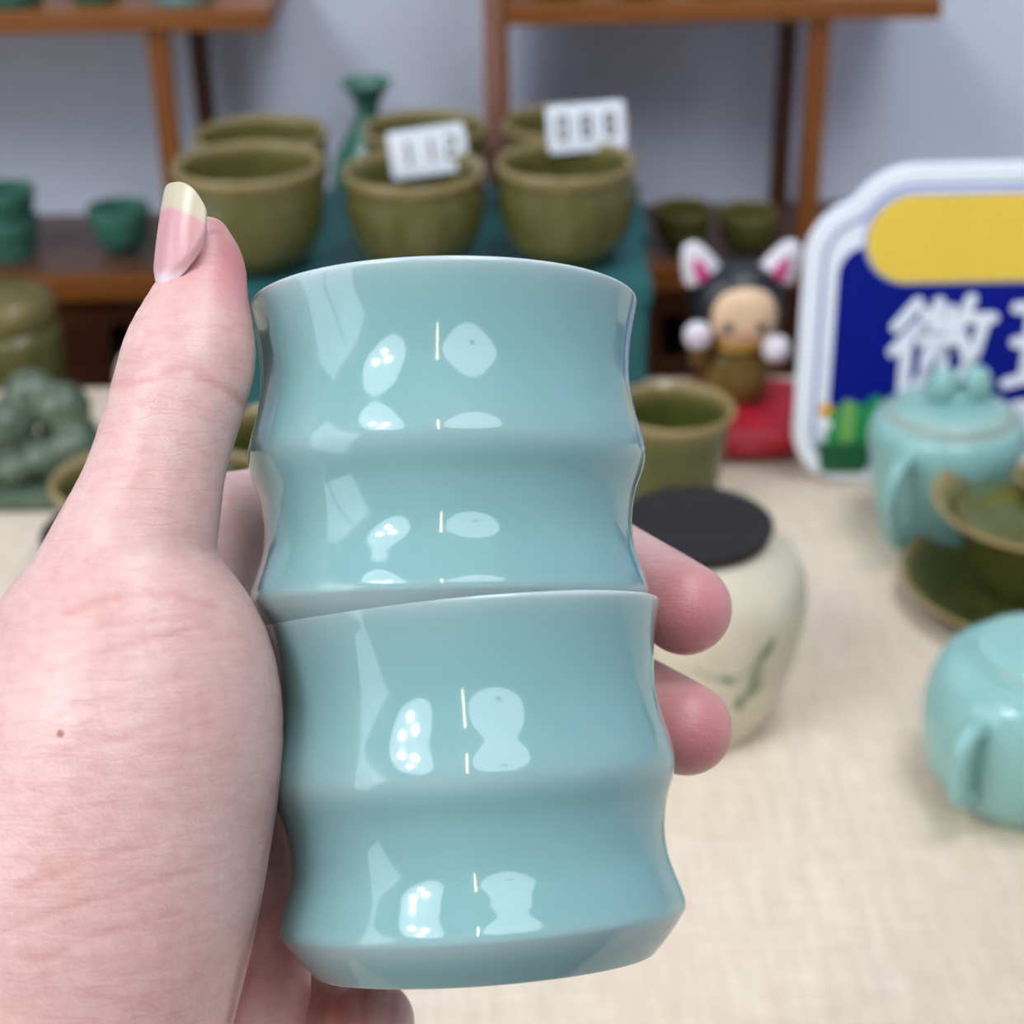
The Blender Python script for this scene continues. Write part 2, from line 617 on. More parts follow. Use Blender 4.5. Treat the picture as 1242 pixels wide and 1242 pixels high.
# ------------------------------------------------------------------ cabinet with slatted front, risers
SY0, SY1, SZ = 1.045, 1.175, 0.024
t = thing('display_cabinet', 'long brown wooden cabinet with slatted front along the wall', 'cabinet', (0, 0, ZF))
def cab(nm, m, c0, c1, bev=.002):
    return boxat(nm, M[m], t, (c0[0], c0[1], c0[2] - ZF), (c1[0], c1[1], c1[2] - ZF), bev)
cab('top_board', 'shelf_top', (-1.1, SY0 + .004, SZ - .016), (1.1, SY1, SZ))
cab('front_edge', 'shelf', (-1.1, SY0 - .004, SZ - .017), (1.1, SY0 + .004, SZ + .0005))
cab('upper_rail', 'shelf_dark', (-1.1, SY0 + .006, SZ - .038), (1.1, SY0 + .018, SZ - .0165))
cab('lower_rail', 'shelf_dark', (-1.1, SY0 + .006, -.060), (1.1, SY0 + .018, -.046))
cab('ledge_board', 'shelf_dark', (-1.1, .935, -.076), (1.1, SY1, -.060))
cab('back_panel', 'black', (-1.1, SY0 + .05, -.060), (1.1, SY0 + .06, SZ - .016), 0)  # black sheet paints the darkness seen between the slats
cab('body', 'shelf_dark', (-1.1, .95, ZF), (1.1, SY1, -.076))
k = 0
x = -0.62
while x < 0.62:
    cab('slat', 'shelf_dark', (x, SY0 + .007, -.046), (x + .032, SY0 + .017, SZ - .038), .001)
    x += .046

def riser(label, x0, x1, legs, post=None):
    t = thing('display_riser', label, 'shelf', ((x0 + x1) / 2, SY0, SZ))
    ox, oy = (x0 + x1) / 2, SY0
    h = .1785 - SZ
    boxat('shelf_board', M['shelf'], t, (x0 - ox, 0, h), (x1 - ox, .122, h + .013), .0015)
    for lx, ly, w in legs:
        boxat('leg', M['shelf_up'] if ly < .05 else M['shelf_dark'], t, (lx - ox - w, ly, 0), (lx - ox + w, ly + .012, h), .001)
    if post:
        boxat('tall_post', M['rosepost'], t, (post[0] - ox, -.002, 0), (post[1] - ox, .10, .34), .001)
        boxat('post_edging', M['shelf'], t, (post[1] - ox, .0, 0), (post[1] - ox + .004, .10, .34), .0005)
    return t
riser('orange brown wooden riser shelf with a pale celadon bowl at its end', -0.62, -0.142, ((-.212, .004, .0065), (-.206, .108, .006), (-.56, .004, .0065), (-.56, .108, .006)))
riser('orange brown wooden riser shelf joined to a tall rosy post', 0.003, 0.266, ((.194, .004, .0065), (.192, .108, .006)), (-.0125, -.001))

# ------------------------------------------------------------------ teal risers
def teal_box(label, x0, x1, y0, y1, z0, z1):
    t = thing('teal_riser_box', label, 'box', ((x0 + x1) / 2, (y0 + y1) / 2, z0))
    w, d, h = (x1 - x0) / 2, (y1 - y0) / 2, z1 - z0
    boxat('box_body', M['teal'], t, (-w + .002, -d + .002, 0), (w - .002, d - .002, h - .012), .0015)
    boxat('box_lid', M['teal'], t, (-w, -d, h - .012), (w, d, h), .0015)
teal_box('teal covered riser box on the table edge carrying three olive bowls', -.178, .076, .838, .922, 0, .088)
teal_box('teal covered riser box behind the other, under the rear olive bowls', -.192, .082, .937, 1.038, -.060, .082)

# ------------------------------------------------------------------ olive bowls
def bowl_mesh(R, H, ribs=0, foot=0.55, belly=0.0, seg=72):
    """thick rolled rim, rounded belly, small foot; heights from the foot"""
    out = [(R * foot, 0, .2), (R * (foot + .02), .03 * H, 0), (R * .80, .18 * H, 0), (R * (.93 + belly), .42 * H, 0), (R * (.975 + belly), .66 * H, 0), (R * .955, .84 * H, .1), (R * .985, .89 * H, .7), (R, .95 * H, 1), (R * .965, H, 1), (R * .90, .97 * H, .9)]
    o = crom(out, 12 if ribs else 6)
    if ribs:
        for row in o:
            z = row[1] / H
            if .15 < z < .82:
                row[0] += .013 * R * math.sin(z * ribs * 2 * math.pi)
    inn = crom([(R * .90, .97 * H, .9), (R * .875, .86 * H, .15), (R * .85, .6 * H, 0), (R * .72, .3 * H, 0), (R * .4, .12 * H, 0), (0, .09 * H, 0)], 5)
    prof = [(0, .02 * H, 0), (R * (foot - .08), .02 * H, 0), (R * (foot - .06), 0, .2)] + [tuple(r) for r in o] + [tuple(r) for r in inn[1:]]
    prof = [(max(0, a), b, c) for a, b, c in prof]
    return lathe(prof, seg)
BOX1, BOX2 = .088, .082
for lab, x, y, z, R, H, ribs, foot in (
        ('ribbed olive bowl at the end of the teal box nearest the thumb', -.137, .880, BOX1, .0405, .058, 8, .5),
        ('plain olive bowl in the middle of the teal box, tilted price card in it', -.049, .880, BOX1, .0385, .053, 0, .55),
        ('tallest plain olive bowl, at the end of the teal box farthest from the thumb', .032, .880, BOX1, .0375, .056, 0, .5),
        ('shallow olive bowl behind the ribbed olive bowl', -.144, .982, BOX2, .040, .052, 0, .55),
        ('rear olive bowl beside the green flared vase', -.047, .982, BOX2, .037, .054, 0, .55),
        ('rear olive bowl in front of the tall rosy post', .036, .982, BOX2, .0375, .056, 0, .55)):
    tag(link('olive_bowl', bowl_mesh(R, H, ribs, foot), M['olive'], None, (x, y, z)), lab, 'bowl', 'olive bowls on the teal boxes')

# price cards
SEG7 = {'0': 'abcdef', '1': 'bc', '2': 'abged', '8': 'abcdefg'}
SEGL = dict(a=((0, 1), (1, 1)), b=((1, 1), (1, .5)), c=((1, .5), (1, 0)), d=((0, 0), (1, 0)), e=((0, .5), (0, 0)), f=((0, 1), (0, .5)), g=((0, .5), (1, .5)))
def price_card(txt, loc, ry, label, drop):
    t = thing('price_card', label, 'price tag', loc, 0, 'price cards', rot=(math.radians(-14), ry, 0))
    w, h = .0425, .0255
    link('card', prism(rrect(-w / 2, w / 2, 0, h, .002, 4), .0016), M['tag'], t)
    for i, ch in enumerate(txt):
        cx = (i - 1) * .0128
        link('flip_leaf', prism(rrect(cx - .0056, cx + .0056, .003, h - .003, .0012, 3), .0006, -.0006), M['white_plastic'], t)
        ln = [[(cx - .0022 + .0044 * a[0], .0075 + .0115 * a[1]) for a in SEGL[s]] for s in SEG7[ch]]
        link('digit', strokes(ln, .0017, .0004, -.0010), M['ink'], t)
    boxat('stake', M['olive'], t, (-.0006, .0016, -drop), (.0006, .0028, .012))
price_card('112', (-.041, .905, .129), math.radians(-7), 'white price card reading 112, tilted, in the middle olive bowl', .020)
price_card('088', (.045, .908, .140), math.radians(-4), 'upright white price card reading 088 in the tallest olive bowl', .028)

# ------------------------------------------------------------------ small ware on the cabinet
def cup_mesh(R, H, foot=.6, flare=0.0, seg=40, thick=.07):
    o = crom([(R * foot, 0, .1), (R * (foot + .05), .04 * H, 0), (R * (.86 - flare), .35 * H, 0), (R * (.97 - flare * .6), .72 * H, 0), (R, .97 * H, .5), (R * (1 - thick / 2), H, 1)], 4)
    i = crom([(R * (1 - thick), .97 * H, .5), (R * (.9 - flare), .7 * H, 0), (R * (.76 - flare), .35 * H, 0), (R * .35, .12 * H, 0), (0, .1 * H, 0)], 4)
    return lathe([(0, .01 * H, 0)] + [(max(0, a), b, c) for a, b, c in list(o) + list(i)], seg)
tag(link('tea_cup', cup_mesh(.021, .026, .75), M['celadon_dark'], None, (-.333, 1.088, SZ)), 'deep green straight cup at the bottom of a pair of stacked cups', 'cup', 'stacked deep green cups')
tag(link('tea_cup', cup_mesh(.021, .026, .72), M['celadon_dark'], None, (-.333, 1.088, SZ + .0203)), 'deep green straight cup on top of a pair of stacked cups', 'cup', 'stacked deep green cups')
tag(link('tea_bowl', cup_mesh(.0205, .033, .4), M['celadon_dark'], None, (-.258, 1.088, SZ)), 'deep green round tea bowl on the cabinet beneath the riser shelf', 'bowl')
for x, y, lab in ((.094, 1.10, 'small olive tea bowl beside the teal box on the cabinet'), (.116, 1.075, 'small olive tea bowl in the middle of three on the cabinet'), (.158, 1.066, 'small olive tea bowl close to the riser leg')):
    tag(link('tea_bowl', cup_mesh(.0195, .030, .45), M['olive_in'], None, (x + (-.022 if x < .1 else 0), y + (.02 if x < .1 else 0), SZ)), lab, 'bowl', 'small olive tea bowls on the cabinet')
RZ = .1915
up = [('pale celadon bowl at the end of the riser shelf', 'celadon', -.196, 1.068, .027, .04), ('deep green bowl on the riser shelf between cup and pale bowl', 'celadon_dark', -.252, 1.076, .020, .035), ('deep green cup at the open side of the riser shelf', 'celadon_dark', -.300, 1.068, .024, .04)]
for lab, m, x, y, R, H in up:
    tag(link('tea_bowl', cup_mesh(R, H, .62), M[m], None, (x, y, RZ)), lab, 'bowl', 'bowls on the left riser')
for i, x in enumerate((.035, .085, .135, .178)):
    tag(link('tea_bowl', cup_mesh(.022, .036, .6), M['olive_in'], None, (x, 1.072, RZ)), 'dark olive tea bowl on the riser shelf, ' + ('against the tall rosy post', 'second from the tall rosy post', 'third from the tall rosy post', 'above the outer front leg')[i], 'bowl', 'olive bowls on the right riser')
# flared vase
vp = crom([(0, 0, 0), (.016, 0, 0), (.017, .004, 0), (.024, .02, 0), (.027, .04, 0), (.022, .06, 0), (.011, .078, 0), (.0075, .088, 0), (.010, .097, 0), (.0165, .106, .3), (.0165, .108, .8), (.0145, .107, .5), (.006, .094, 0), (0, .09, 0)], 5)
tag(link('flared_vase', lathe([(max(0, a), b, c) for a, b, c in vp], 48), M['celadon_dark'], None, (-.0905, 1.108, SZ)), 'deep green bottle vase with flared mouth behind the olive bowls', 'vase')
# canister and cream pot on the ledge
t = thing('olive_canister', 'olive glazed lidded canister standing behind the table edge', 'canister', (-.309, .978, -.060))
link('canister_body', lathe([(0, 0, 0), (.027, 0, 0), (.030, .004, 0), (.032, .04, 0), (.032, .070, 0), (.030, .078, .3), (.0, .078, 0)], 48), M['olive'], t)
link('canister_lid', lathe([(0, .078, 0), (.0295, .078, .2), (.031, .084, .5), (.029, .094, .6), (.022, .099, .4), (0, .101, .4)], 48), M['olive'], t)
t = thing('cream_pot', 'small cream glazed pot peeking out behind the thumb', 'pot', (-.224, .968, -.060))
M['cream'] = glaze('cream glaze', lin(206, 200, 176), lin(190, 170, 130), 0.25, 0.05, 50)
link('pot_body', lathe([(max(0, a), b, c) for a, b, c in crom([(0, 0, 0), (.016, 0, 0), (.018, .01, 0), (.022, .035, 0), (.018, .055, 0), (.010, .064, .2), (0, .066, 0)], 4)], 36), M['cream'], t)
link('pot_knob', lathe([(max(0, a), b) for a, b in crom([(0, .065), (.003, .066), (.006, .071), (.003, .076), (0, .077)], 4)], 20), M['cream'], t)

# ------------------------------------------------------------------ tea caddies with dark lids
def leafy():
    m, nt, b = newmat('cream stoneware')
    f = ramp(nt, noise(nt, 35, 5), [(0.35, 0.0), (0.7, 1.0)])
    nt.links.new(mixc(nt, f, lin(196, 186, 162), lin(214, 204, 182)), b.inputs['Base Color'])
    b.inputs['Roughness'].default_value = 0.35
    bump(nt, b, noise(nt, 300, 2), 0.1)
    return m
M['stoneware'] = leafy()
M['leafink'] = plain('green underglaze', lin(112, 134, 104), 0.35, 0.15, 200)
JP = [(.030, 0), (.0325, .003), (.0395, .022), (.0440, .045), (.0447, .058), (.0420, .070), (.0330, .079), (.0285, .082)]
def jar_r(z):
    c = crom([(r, zz) for r, zz in JP], 10)
    return float(np.interp(z, c[:, 1], c[:, 0]))
def caddy(label, loc, leaves):
    t = thing('tea_caddy', label, 'tea jar', loc, 0, 'cream tea caddies')
    pr = [(0, .001)] + [tuple(r) for r in crom(JP, 6)] + [(.026, .082), (.026, .07), (0, .07)]
    link('caddy_body', lathe([(max(0, a), b) for a, b in pr], 72), M['stoneware'], t)
    lp = [(0, .0825), (.0270, .0825), (.0288, .0835), (.0300, .0865), (.0302, .0880), (.0290, .0888), (.024, .0868), (.014, .0846), (0, .0838)]
    link('caddy_lid', lathe(lp, 72), M['darklid'], t)
    if leaves:
        def patch(c, ang, ln, w):
            # leaf lying on the jar wall; c = azimuth (deg), height
            vs_, fs = [], []
            n = 8
            for i in range(n + 1):
                s = i / n
                hw = w * math.sin(math.pi * min(1, s * .96 + .02)) ** .8
                for k in (-1, 0, 1):
                    u = (s - .5) * ln * math.cos(ang) - k * hw * math.sin(ang)
                    v = (s - .5) * ln * math.sin(ang) + k * hw * math.cos(ang)
                    z = c[1] + v
                    r = jar_r(z) + .0004
                    a = math.radians(c[0]) + u / r
                    vs_.append((r * math.cos(a), r * math.sin(a), z))
            for i in range(n):
                for k in (0, 1):
                    fs.append((i * 3 + k, i * 3 + k + 1, i * 3 + k + 4, i * 3 + k + 3))
            me = bpy.data.meshes.new('leaf')
            me.from_pydata(vs_, [], fs)
            link('painted_leaf', me, M['leafink'], t)
        for c, a, l, w in (((-58, .052), .9, .014, .0022), ((-62, .041), 1.2, .011, .0018), ((-62, .034), .55, .013, .0019), ((-69, .029), 1.7, .008, .0020), ((-78, .043), 2.6, .009, .0014)):
            patch(c, a, l, w)
        st = []
        for az, z in ((-95, .050), (-86, .0445), (-76, .0435), (-66, .045), (-60, .050)):
            r = jar_r(z)
            a = math.radians(az)
            st.append((r * math.cos(a), r * math.sin(a), z))
        link('painted_stem', tube(st, .0004, 6), M['leafink'], t)
    return t
caddy('cream stoneware tea caddy with dark lid and painted green leaves', (.071, .576, 0), True)
caddy('cream stoneware tea caddy with dark lid half hidden behind the hand', (-.153, .579, 0), False)

# ------------------------------------------------------------------ olive cups on the table
op = [(.021, 0, 0), (.0225, .002, 0), (.0255, .025, 0), (.0285, .046, .1), (.0305, .052, .8), (.0308, .054, 1), (.0295, .0555, 1), (.0270, .0535, .8)]
oi = [(.0270, .0535, .8), (.0250, .044, 0), (.0222, .022, 0), (.017, .008, 0), (0, .006, 0)]
ocup = lathe([(0, .001, 0)] + [(max(0, a), b, c) for a, b, c in list(crom(op, 5)) + list(crom(oi, 5))[1:]], 64)
tag(link('olive_cup', ocup, M['olive_in'], None, (.080, .757, 0)), 'tall olive green cup between the tea caddy and the cat figurine', 'cup', 'olive cups on the table')
tag(link('olive_cup', ocup, M['olive_in'], None, (-.180, .69, 0)), 'olive green cup beside the sage ornament, half behind the thumb', 'cup', 'olive cups on the table')

tag(link('olive_cup', ocup, M['olive_in'], None, (-.114, .738, 0)), 'olive green cup before the teal box, almost hidden behind the held cups', 'cup', 'olive cups on the table')

# ------------------------------------------------------------------ sage green ornament
def ornament():
    t = thing('sage_ornament', 'sage green glazed ornament of rounded lumps on a rectangular base', 'ornament', (-.262, .800, 0))
    boxat('base', M['celadon_sage'], t, (-.095, -.040, 0), (.050, .040, .009), .003)
    balls = [(-.052, 0, .045, .026), (-.045, .01, .066, .015), (-.028, -.016, .022, .014), (-.010, -.018, .016, .010), (0, -.006, .030, .013), (.010, .006, .041, .011), (.024, .0, .036, .012), (.030, -.01, .022, .010),
             (.018, -.014, .018, .009), (-.030, .012, .035, .014), (-.062, -.018, .018, .012), (-.015, .012, .020, .014), (.022, .012, .016, .013), (-.045, -.02, .014, .010), (-.034, -.008, .048, .009), (.006, -.02, .015, .008)]
    def f(q):
        d = None
        for x, y, z, r in balls:
            e = np.sqrt(((q - np.array((x, y, z)) * 100) ** 2).sum(1)) - r * 100
            d = e if d is None else smin(d, e, .35)
        d = smax(d, .85 - q[:, 2], .1)
        return d
    V, F, G = polygonize(f, (-9, -5, .4), (5, 5, 9), .14, 3)
    link('lumps', np_mesh(V * np.array((.0125, .0115, .0115)) - np.array((0, 0, .0012)), F), M['celadon_sage'], t)
ornament()

# ------------------------------------------------------------------ cat figurine on a red cushion
def figurine():
    cx, cy = .121, .838
    red = plain('red velvet', lin(176, 18, 40), 0.55, 0.15, 120)
    t = thing('red_cushion', 'flat crimson cushion under the cat figurine', 'cushion', (cx + .004, cy, 0))
    link('cushion_pad', blob(.047, .040, .011, 40, 3.2), red, t, (0, 0, .011))
    link('piping', tube([(.046 * math.cos(a) * 1.0, .039 * math.sin(a), .011) for a in [2 * math.pi * k / 24 for k in range(25)]], .0016, 8, 2), plain('pink cord', lin(214, 70, 100), 0.6), t)
    z0 = .0205
    blk = plain('black lacquer', lin(22, 22, 28), 0.35, 0.1)
    wht = plain('white lacquer', lin(226, 220, 228), 0.35, 0.02)
    pnk = plain('pink lacquer', lin(206, 62, 128), 0.4, 0.05)
    crm = plain('cream lacquer', lin(226, 190, 156), 0.4, 0.03)
    gld = plain('gold lacquer', lin(176, 132, 44), 0.35, 0.08)
    brn = plain('olive brown lacquer', lin(110, 84, 34), 0.4, 0.1)
    t = thing('cat_figurine', 'black cat figurine with white pink-lined ears and raised white paws', 'figurine', (cx, cy, z0), 0.0)
    link('body', blob(.019, .017, .022, 28, 2.3), brn, t, (0, 0, .0195))
    link('cape', blob(.025, .014, .026, 28, 2.4), blk, t, (0, .010, .028))
    link('head', blob(.0255, .021, .022, 36, 2.3), blk, t, (0, 0, .058))
    link('face', blob(.0175, .010, .0165, 32, 2.4), crm, t, (0.001, -.0138, .0555))
    for s in (-1, 1):
        ear = [(0, .021), (.004, .0195), (.0075, .012), (.0095, .004), (.009, 0), (0, -.002)]
        o = link('ear', lathe([(max(0, a), b) for a, b in crom(ear[::-1], 4)], 24), wht, t, (s * .0185, -.002, .0715), (math.radians(6), math.radians(s * 24), 0))
        o.scale = (1.05, .55, 1.05)
        i = link('ear_lining', lathe([(max(0, a), b) for a, b in crom(ear[::-1], 4)], 20), pnk, o, (0, -.0048, .001))
        i.scale = (.55, .62, .62)
        link('eye', blob(.0026, .0012, .0032, 16), plain('rosy brown lacquer', lin(70, 50, 60), 0.3), t, (s * .0085 + .001, -.0232, .0515))
    link('nose', blob(.0014, .001, .001, 12), pnk, t, (.001, -.0238, .0475))
    link('collar', tube([(.0135 * math.cos(a), .0135 * math.sin(a) - .004, .0385) for a in [2 * math.pi * k / 20 for k in range(21)]], .0036, 10, 2), gld, t)
    for s, hz, hx in ((-1, .046, -.0225), (1, .038, .0185)):
        arm = link('arm', tube([(s * .014, -.004, .026), (s * .020, -.012, .030), (hx, -.017, hz - .004)], [.006, .0055, .005], 12), brn, t)
        link('paw', blob(.0072, .0068, .0072, 24, 2.2), wht, arm, (hx, -.0185, hz))
        if s < 0:
            for dx in (-.003, 0, .003):
                link('toe_pad', blob(.0011, .0008, .0011, 10), pnk, arm, (hx + dx, -.0252, hz + .002))
figurine()

# ------------------------------------------------------------------ shop sign
def sign():
    xc, y = .276, .776
    t = thing('shop_sign', 'blue sign board with yellow pill heading and white Chinese characters', 'sign', (xc, y, 0), 0, None, rot=(math.radians(-1), 0, 0))
    blue = plain('deep blue print', lin(2, 22, 130), 0.6, 0.03)
    yel = plain('yellow print', lin(244, 206, 76), 0.45, 0.02)
    blue.node_tree.nodes['Principled BSDF'].inputs['Specular IOR Level'].default_value = 0.15
    whi = plain('sign white', lin(240, 245, 255), 0.35, 0.01)
    pale = plain('pale blue print line', lin(150, 168, 222), 0.4, 0.02)
    def outline(off):
        """union of the rounded board and the heading pill, shrunk by off"""
        hw, zt, zb, r = .132 - off, .151 - off, .001 + off, .030 - off
        pc, pr = (-.0800, .1310), .0360 - off
        L = []
        for k in range(13):
            a = math.radians(270 - 90 * k / 12)
            L.append((-hw + r + r * math.cos(a), zb + r + r * math.sin(a)))
        for k in range(25):
            a = math.radians(180 - 90 * k / 24)
            p = (-hw + r + r * math.cos(a), zt - r + r * math.sin(a))
            if math.hypot(p[0] - pc[0], p[1] - pc[1]) > pr and p[0] < pc[0]:
                L.append(p)
        last = L[-1]
        a1 = math.atan2(last[1] - pc[1], last[0] - pc[0])
        if a1 < 0:
            a1 += 2 * math.pi
        for k in range(1, 15):
            a = a1 + (math.pi / 2 - a1) * k / 14
            L.append((pc[0] + pr * math.cos(a), pc[1] + pr * math.sin(a)))
        return L + [(-x, z) for x, z in L[::-1]]
    link('board', prism(outline(0), .006, 0, .0008), whi, t)
    # thin printed line ring
    A, B = outline(.0085), outline(.0102)
    bm = bmesh.new()
    n = min(len(A), len(B))
    def resample(L, n):
        L = np.array(L + [L[0]])
        s = np.r_[0, np.cumsum(np.linalg.norm(np.diff(L, axis=0), axis=1))]
        u = np.linspace(0, s[-1], n, endpoint=False)
        return np.stack([np.interp(u, s, L[:, 0]), np.interp(u, s, L[:, 1])], 1)
    A, B = resample(A, 160), resample(B, 160)
    va = [bm.verts.new((x, -.0004, z)) for x, z in A]
    vb = [bm.verts.new((x, -.0004, z)) for x, z in B]
    for k in range(160):
        j = (k + 1) % 160
        bm.faces.new((va[k], va[j], vb[j], vb[k]))
    bmesh.ops.solidify(bm, geom=list(bm.faces), thickness=.0003)
    link('border_line', bm_mesh(bm), pale, t)
    link('blue_panel', prism(rrect(-.1155, .1155, .012, .128, .014), .0006, -.0006), blue, t)
    link('pill_outline', prism(rrect(-.1045, .1045, .1085, .1545, .0229, 14), .0009, -.0009), pale, t)
    link('yellow_pill', prism(rrect(-.1030, .1030, .1098, .1532, .0216, 14), .0014, -.0014), yel, t)
    wei = [[(.22, .95), (.03, .70)], [(.24, .70), (.02, .44)], [(.15, .55), (.15, .02)], [(.43, .95), (.43, .70)], [(.31, .85), (.31, .69), (.56, .69)], [(.56, .87), (.56, .67)], [(.29, .55), (.60, .55)],
           [(.36, .42), (.35, .20), (.27, .04)], [(.36, .42), (.52, .42), (.52, .10), (.61, .15)], [(.74, .98), (.64, .66)], [(.70, .78), (.97, .78)], [(.90, .78), (.82, .36), (.62, .03)], [(.68, .60), (.80, .26), (.98, .04)]]
    xia = [[(.02, .88), (.34, .88)], [(.05, .52), (.32, .52)], [(.18, .88), (.18, .12)], [(.0, .08), (.36, .18)], [(.46, .92), (.46, .02)], [(.46, .92), (.66, .92), (.66, .70), (.46, .70)], [(.46, .46), (.64, .48)], [(.46, .24), (.64, .26)],
           [(.73, .90), (.95, .90), (.95, .68), (.73, .68)], [(.72, .48), (.94, .48), (.85, .25), (.68, .03)], [(.74, .36), (.85, .18), (.98, .03)]]
    for ch, x0 in ((wei, -.0865), (xia, -.0275)):
        s = .050
        link('character', strokes([[(x0 + s * a, .0515 + s * b) for a, b in ln] for ln in ch], .0058, .0006, -.0011), whi, t)
    link('white_label', prism(rrect(-.028, .028, .018, .046, .010), .0006, -.0011), whi, t)
    # printed potted cactus
    g1, g2, g3 = plain('green print', lin(36, 148, 82), .4, .1), plain('pale green print', lin(120, 176, 92), .4, .1), plain('dark green print', lin(16, 92, 50), .4, .1)
    link('printed_pot', prism([(-.117, .0075), (-.095, .0075), (-.092, .0245), (-.120, .0245)], .0007, -.0013), g3, t)
    for x, z, h, m in ((-.1125, .024, .021, g1), (-.1055, .024, .024, g2), (-.0985, .024, .022, g1), (-.092, .026, .024, g1)):
        link('printed_cactus', prism(rrect(x - .0034, x + .0034, z, z + h, .0033), .0006, -.0016), m, t)
    link('printed_flower', prism(rrect(-.1205, -.1135, .0395, .0465, .0034), .0006, -.0019), plain('orange print', lin(236, 170, 60), .4), t)
    link('printed_petal', prism(rrect(-.1195, -.1135, .0315, .0380, .0030), .0006, -.0019), whi, t)
    boxat('foot_stand', M['white_plastic'], t, (-.08, .006, 0), (.08, .040, .003))
sign()

# ------------------------------------------------------------------ celadon teapots
def teapot(label, loc, rz, prof, lid, knob, handle_az, hscale, spout=True):
    t = thing('teapot', label, 'teapot', loc, rz, 'blue celadon teapots')
    link('pot_body', lathe([(max(0, a), b, c) for a, b, c in crom(prof, 6)], 72), M['celadon_pot'], t)
    ld = link('pot_lid', lathe([(max(0, a), b, c) for a, b, c in crom(lid, 6)], 64), M['celadon_pot'], t)
    for p in knob:
        kn = link('lid_knob', blob(*p[3:6], 20), M['celadon_pot'], ld, p[:3])
    a = math.radians(handle_az)
    d = Vector((math.cos(a), math.sin(a), 0))
    pts = [d * r + Vector((0, 0, z)) for r, z in hscale]
    up = d.cross(Vector((0, 0, 1)))
    link('handle', tube(pts, .0037, 14, 8, 1.0, up), M['celadon_pot'], t)
    if spout:
        e = -d
        r0 = prof[3][0]
        z0 = prof[3][1]
        link('spout', tube([e * (r0 - .004) + Vector((0, 0, z0)), e * (r0 + .008) + Vector((0, 0, z0 + .010)), e * (r0 + .015) + Vector((0, 0, z0 + .024))], [.0085, .0062, .0045], 14), M['celadon_pot'], t)
    return t
teapot('blue celadon teapot with round lid and paired bead knob before the sign', (.2070, .722, 0), 0,
       [(0, 0, 0), (.024, 0, 0), (.0275, .002, 0), (.0325, .020, 0), (.0362, .042, 0), (.0372, .054, 0), (.0345, .062, 0), (.0300, .0645, .5), (.0280, .065, .6), (0, .064, 0)],
       [(0, .0635, 0), (.026, .0635, .5), (.0285, .0655, 1), (.0270, .0680, .4), (.018, .0705, 0), (0, .0715, 0)],
       [(-.005, 0, .0785, .0075, .0065, .0095), (.011, .002, .0785, .0075, .0065, .0095), (.002, 0, .0722, .009, .005, .003)], -131,
       [(.034, .054), (.047, .053), (.052, .043), (.048, .026), (.041, .014), (.030, .012)])
teapot('squat blue celadon teapot with flat engraved lid in front of the saucer', (.1935, .522, 0), 0,
       [(0, 0, 0), (.026, 0, 0), (.031, .003, 0), (.0375, .013, 0), (.0400, .028, 0), (.0392, .042, 0), (.0350, .053, 0), (.0270, .0592, 0), (.0250, .060, 0), (0, .059, 0)],
       [(0, .0585, 0), (.0235, .0585, 0), (.0245, .0605, .35), (.0230, .0635, 0), (.016, .0655, 0), (0, .0660, 0)],
       [(-.008, -.006, .0650, .004, .0022, .0014), (.002, -.007, .0654, .0045, .0022, .0014), (.006, .004, .0654, .004, .002, .0014)], -136,
       [(.036, .045), (.045, .046), (.0495, .041), (.0490, .029), (.0465, .019), (.037, .016)])

# ------------------------------------------------------------------ olive gaiwan on a saucer
def gaiwan():
    x, y = .2325, .655
    sp = crom([(0, .001, 0), (.020, .001, 0), (.022, 0, 0), (.024, .001, 0), (.040, .006, 0), (.0555, .0125, .7), (.0575, .0140, 1), (.0560, .0150, 1), (.052, .0128, .2), (.036, .0072, 0), (.022, .0058, 0), (0, .0055, 0)], 5)
    tag(link('saucer', lathe([(max(0, a), b, c) for a, b, c in sp], 80), M['olive_in'], None, (x, y, 0)), 'olive glazed saucer under the lidded bowl', 'saucer')
    t = thing('gaiwan', 'olive glazed lidded tea bowl with wide tan rim on a saucer', 'tea bowl', (x, y, .0058))
    bp = crom([(0, .002, 0), (.019, .002, 0), (.0195, 0, 0), (.0215, 0, .2), (.0225, .004, 0), (.028, .014, 0), (.033, .028, 0), (.0375, .038, .1), (.0455, .0445, .8), (.0475, .0462, 1), (.0468, .0475, 1), (.0435, .0460, .9), (.036, .0385, .1), (.031, .027, 0), (.022, .010, 0), (0, .006, 0)], 5)
    link('bowl', lathe([(max(0, a), b, c) for a, b, c in bp], 80), M['olive_in'], t)
    lp = crom([(0, .0475, 0), (.02, .0455, 0), (.034, .0398, .2), (.0362, .0392, .6), (.0358, .0408, .3), (.030, .0445, 0), (.018, .0490, 0), (0, .0500, 0)], 5)
    ld = link('lid', lathe([(max(0, a), b, c) for a, b, c in lp], 64), M['olive_in'], t)
    kp = crom([(.0085, .0490, 0), (.0095, .0520, 0), (.0125, .0575, .6), (.0130, .0590, 1), (.0118, .0595, 1), (.0095, .0560, .2), (.006, .0515, 0), (0, .0508, 0)], 5)
    link('lid_ring', lathe([(max(0, a), b, c) for a, b, c in kp], 48), M['olive_in'], ld)
gaiwan()

# ------------------------------------------------------------------ the two cups in the hand
# camera-frame centimetres: x right, y up, z depth
def P(px, py, z):
    return np.array(((px - 621) * z / FPX, (621 - py) * z / FPX, z))
def to_world(p):
    return CAM_LOC + CAM_ROT @ Vector((p[0] * .01, p[1] * .01, -p[2] * .01))
def dir_world(v):
    return CAM_ROT @ Vector((v[0], v[1], -v[2]))
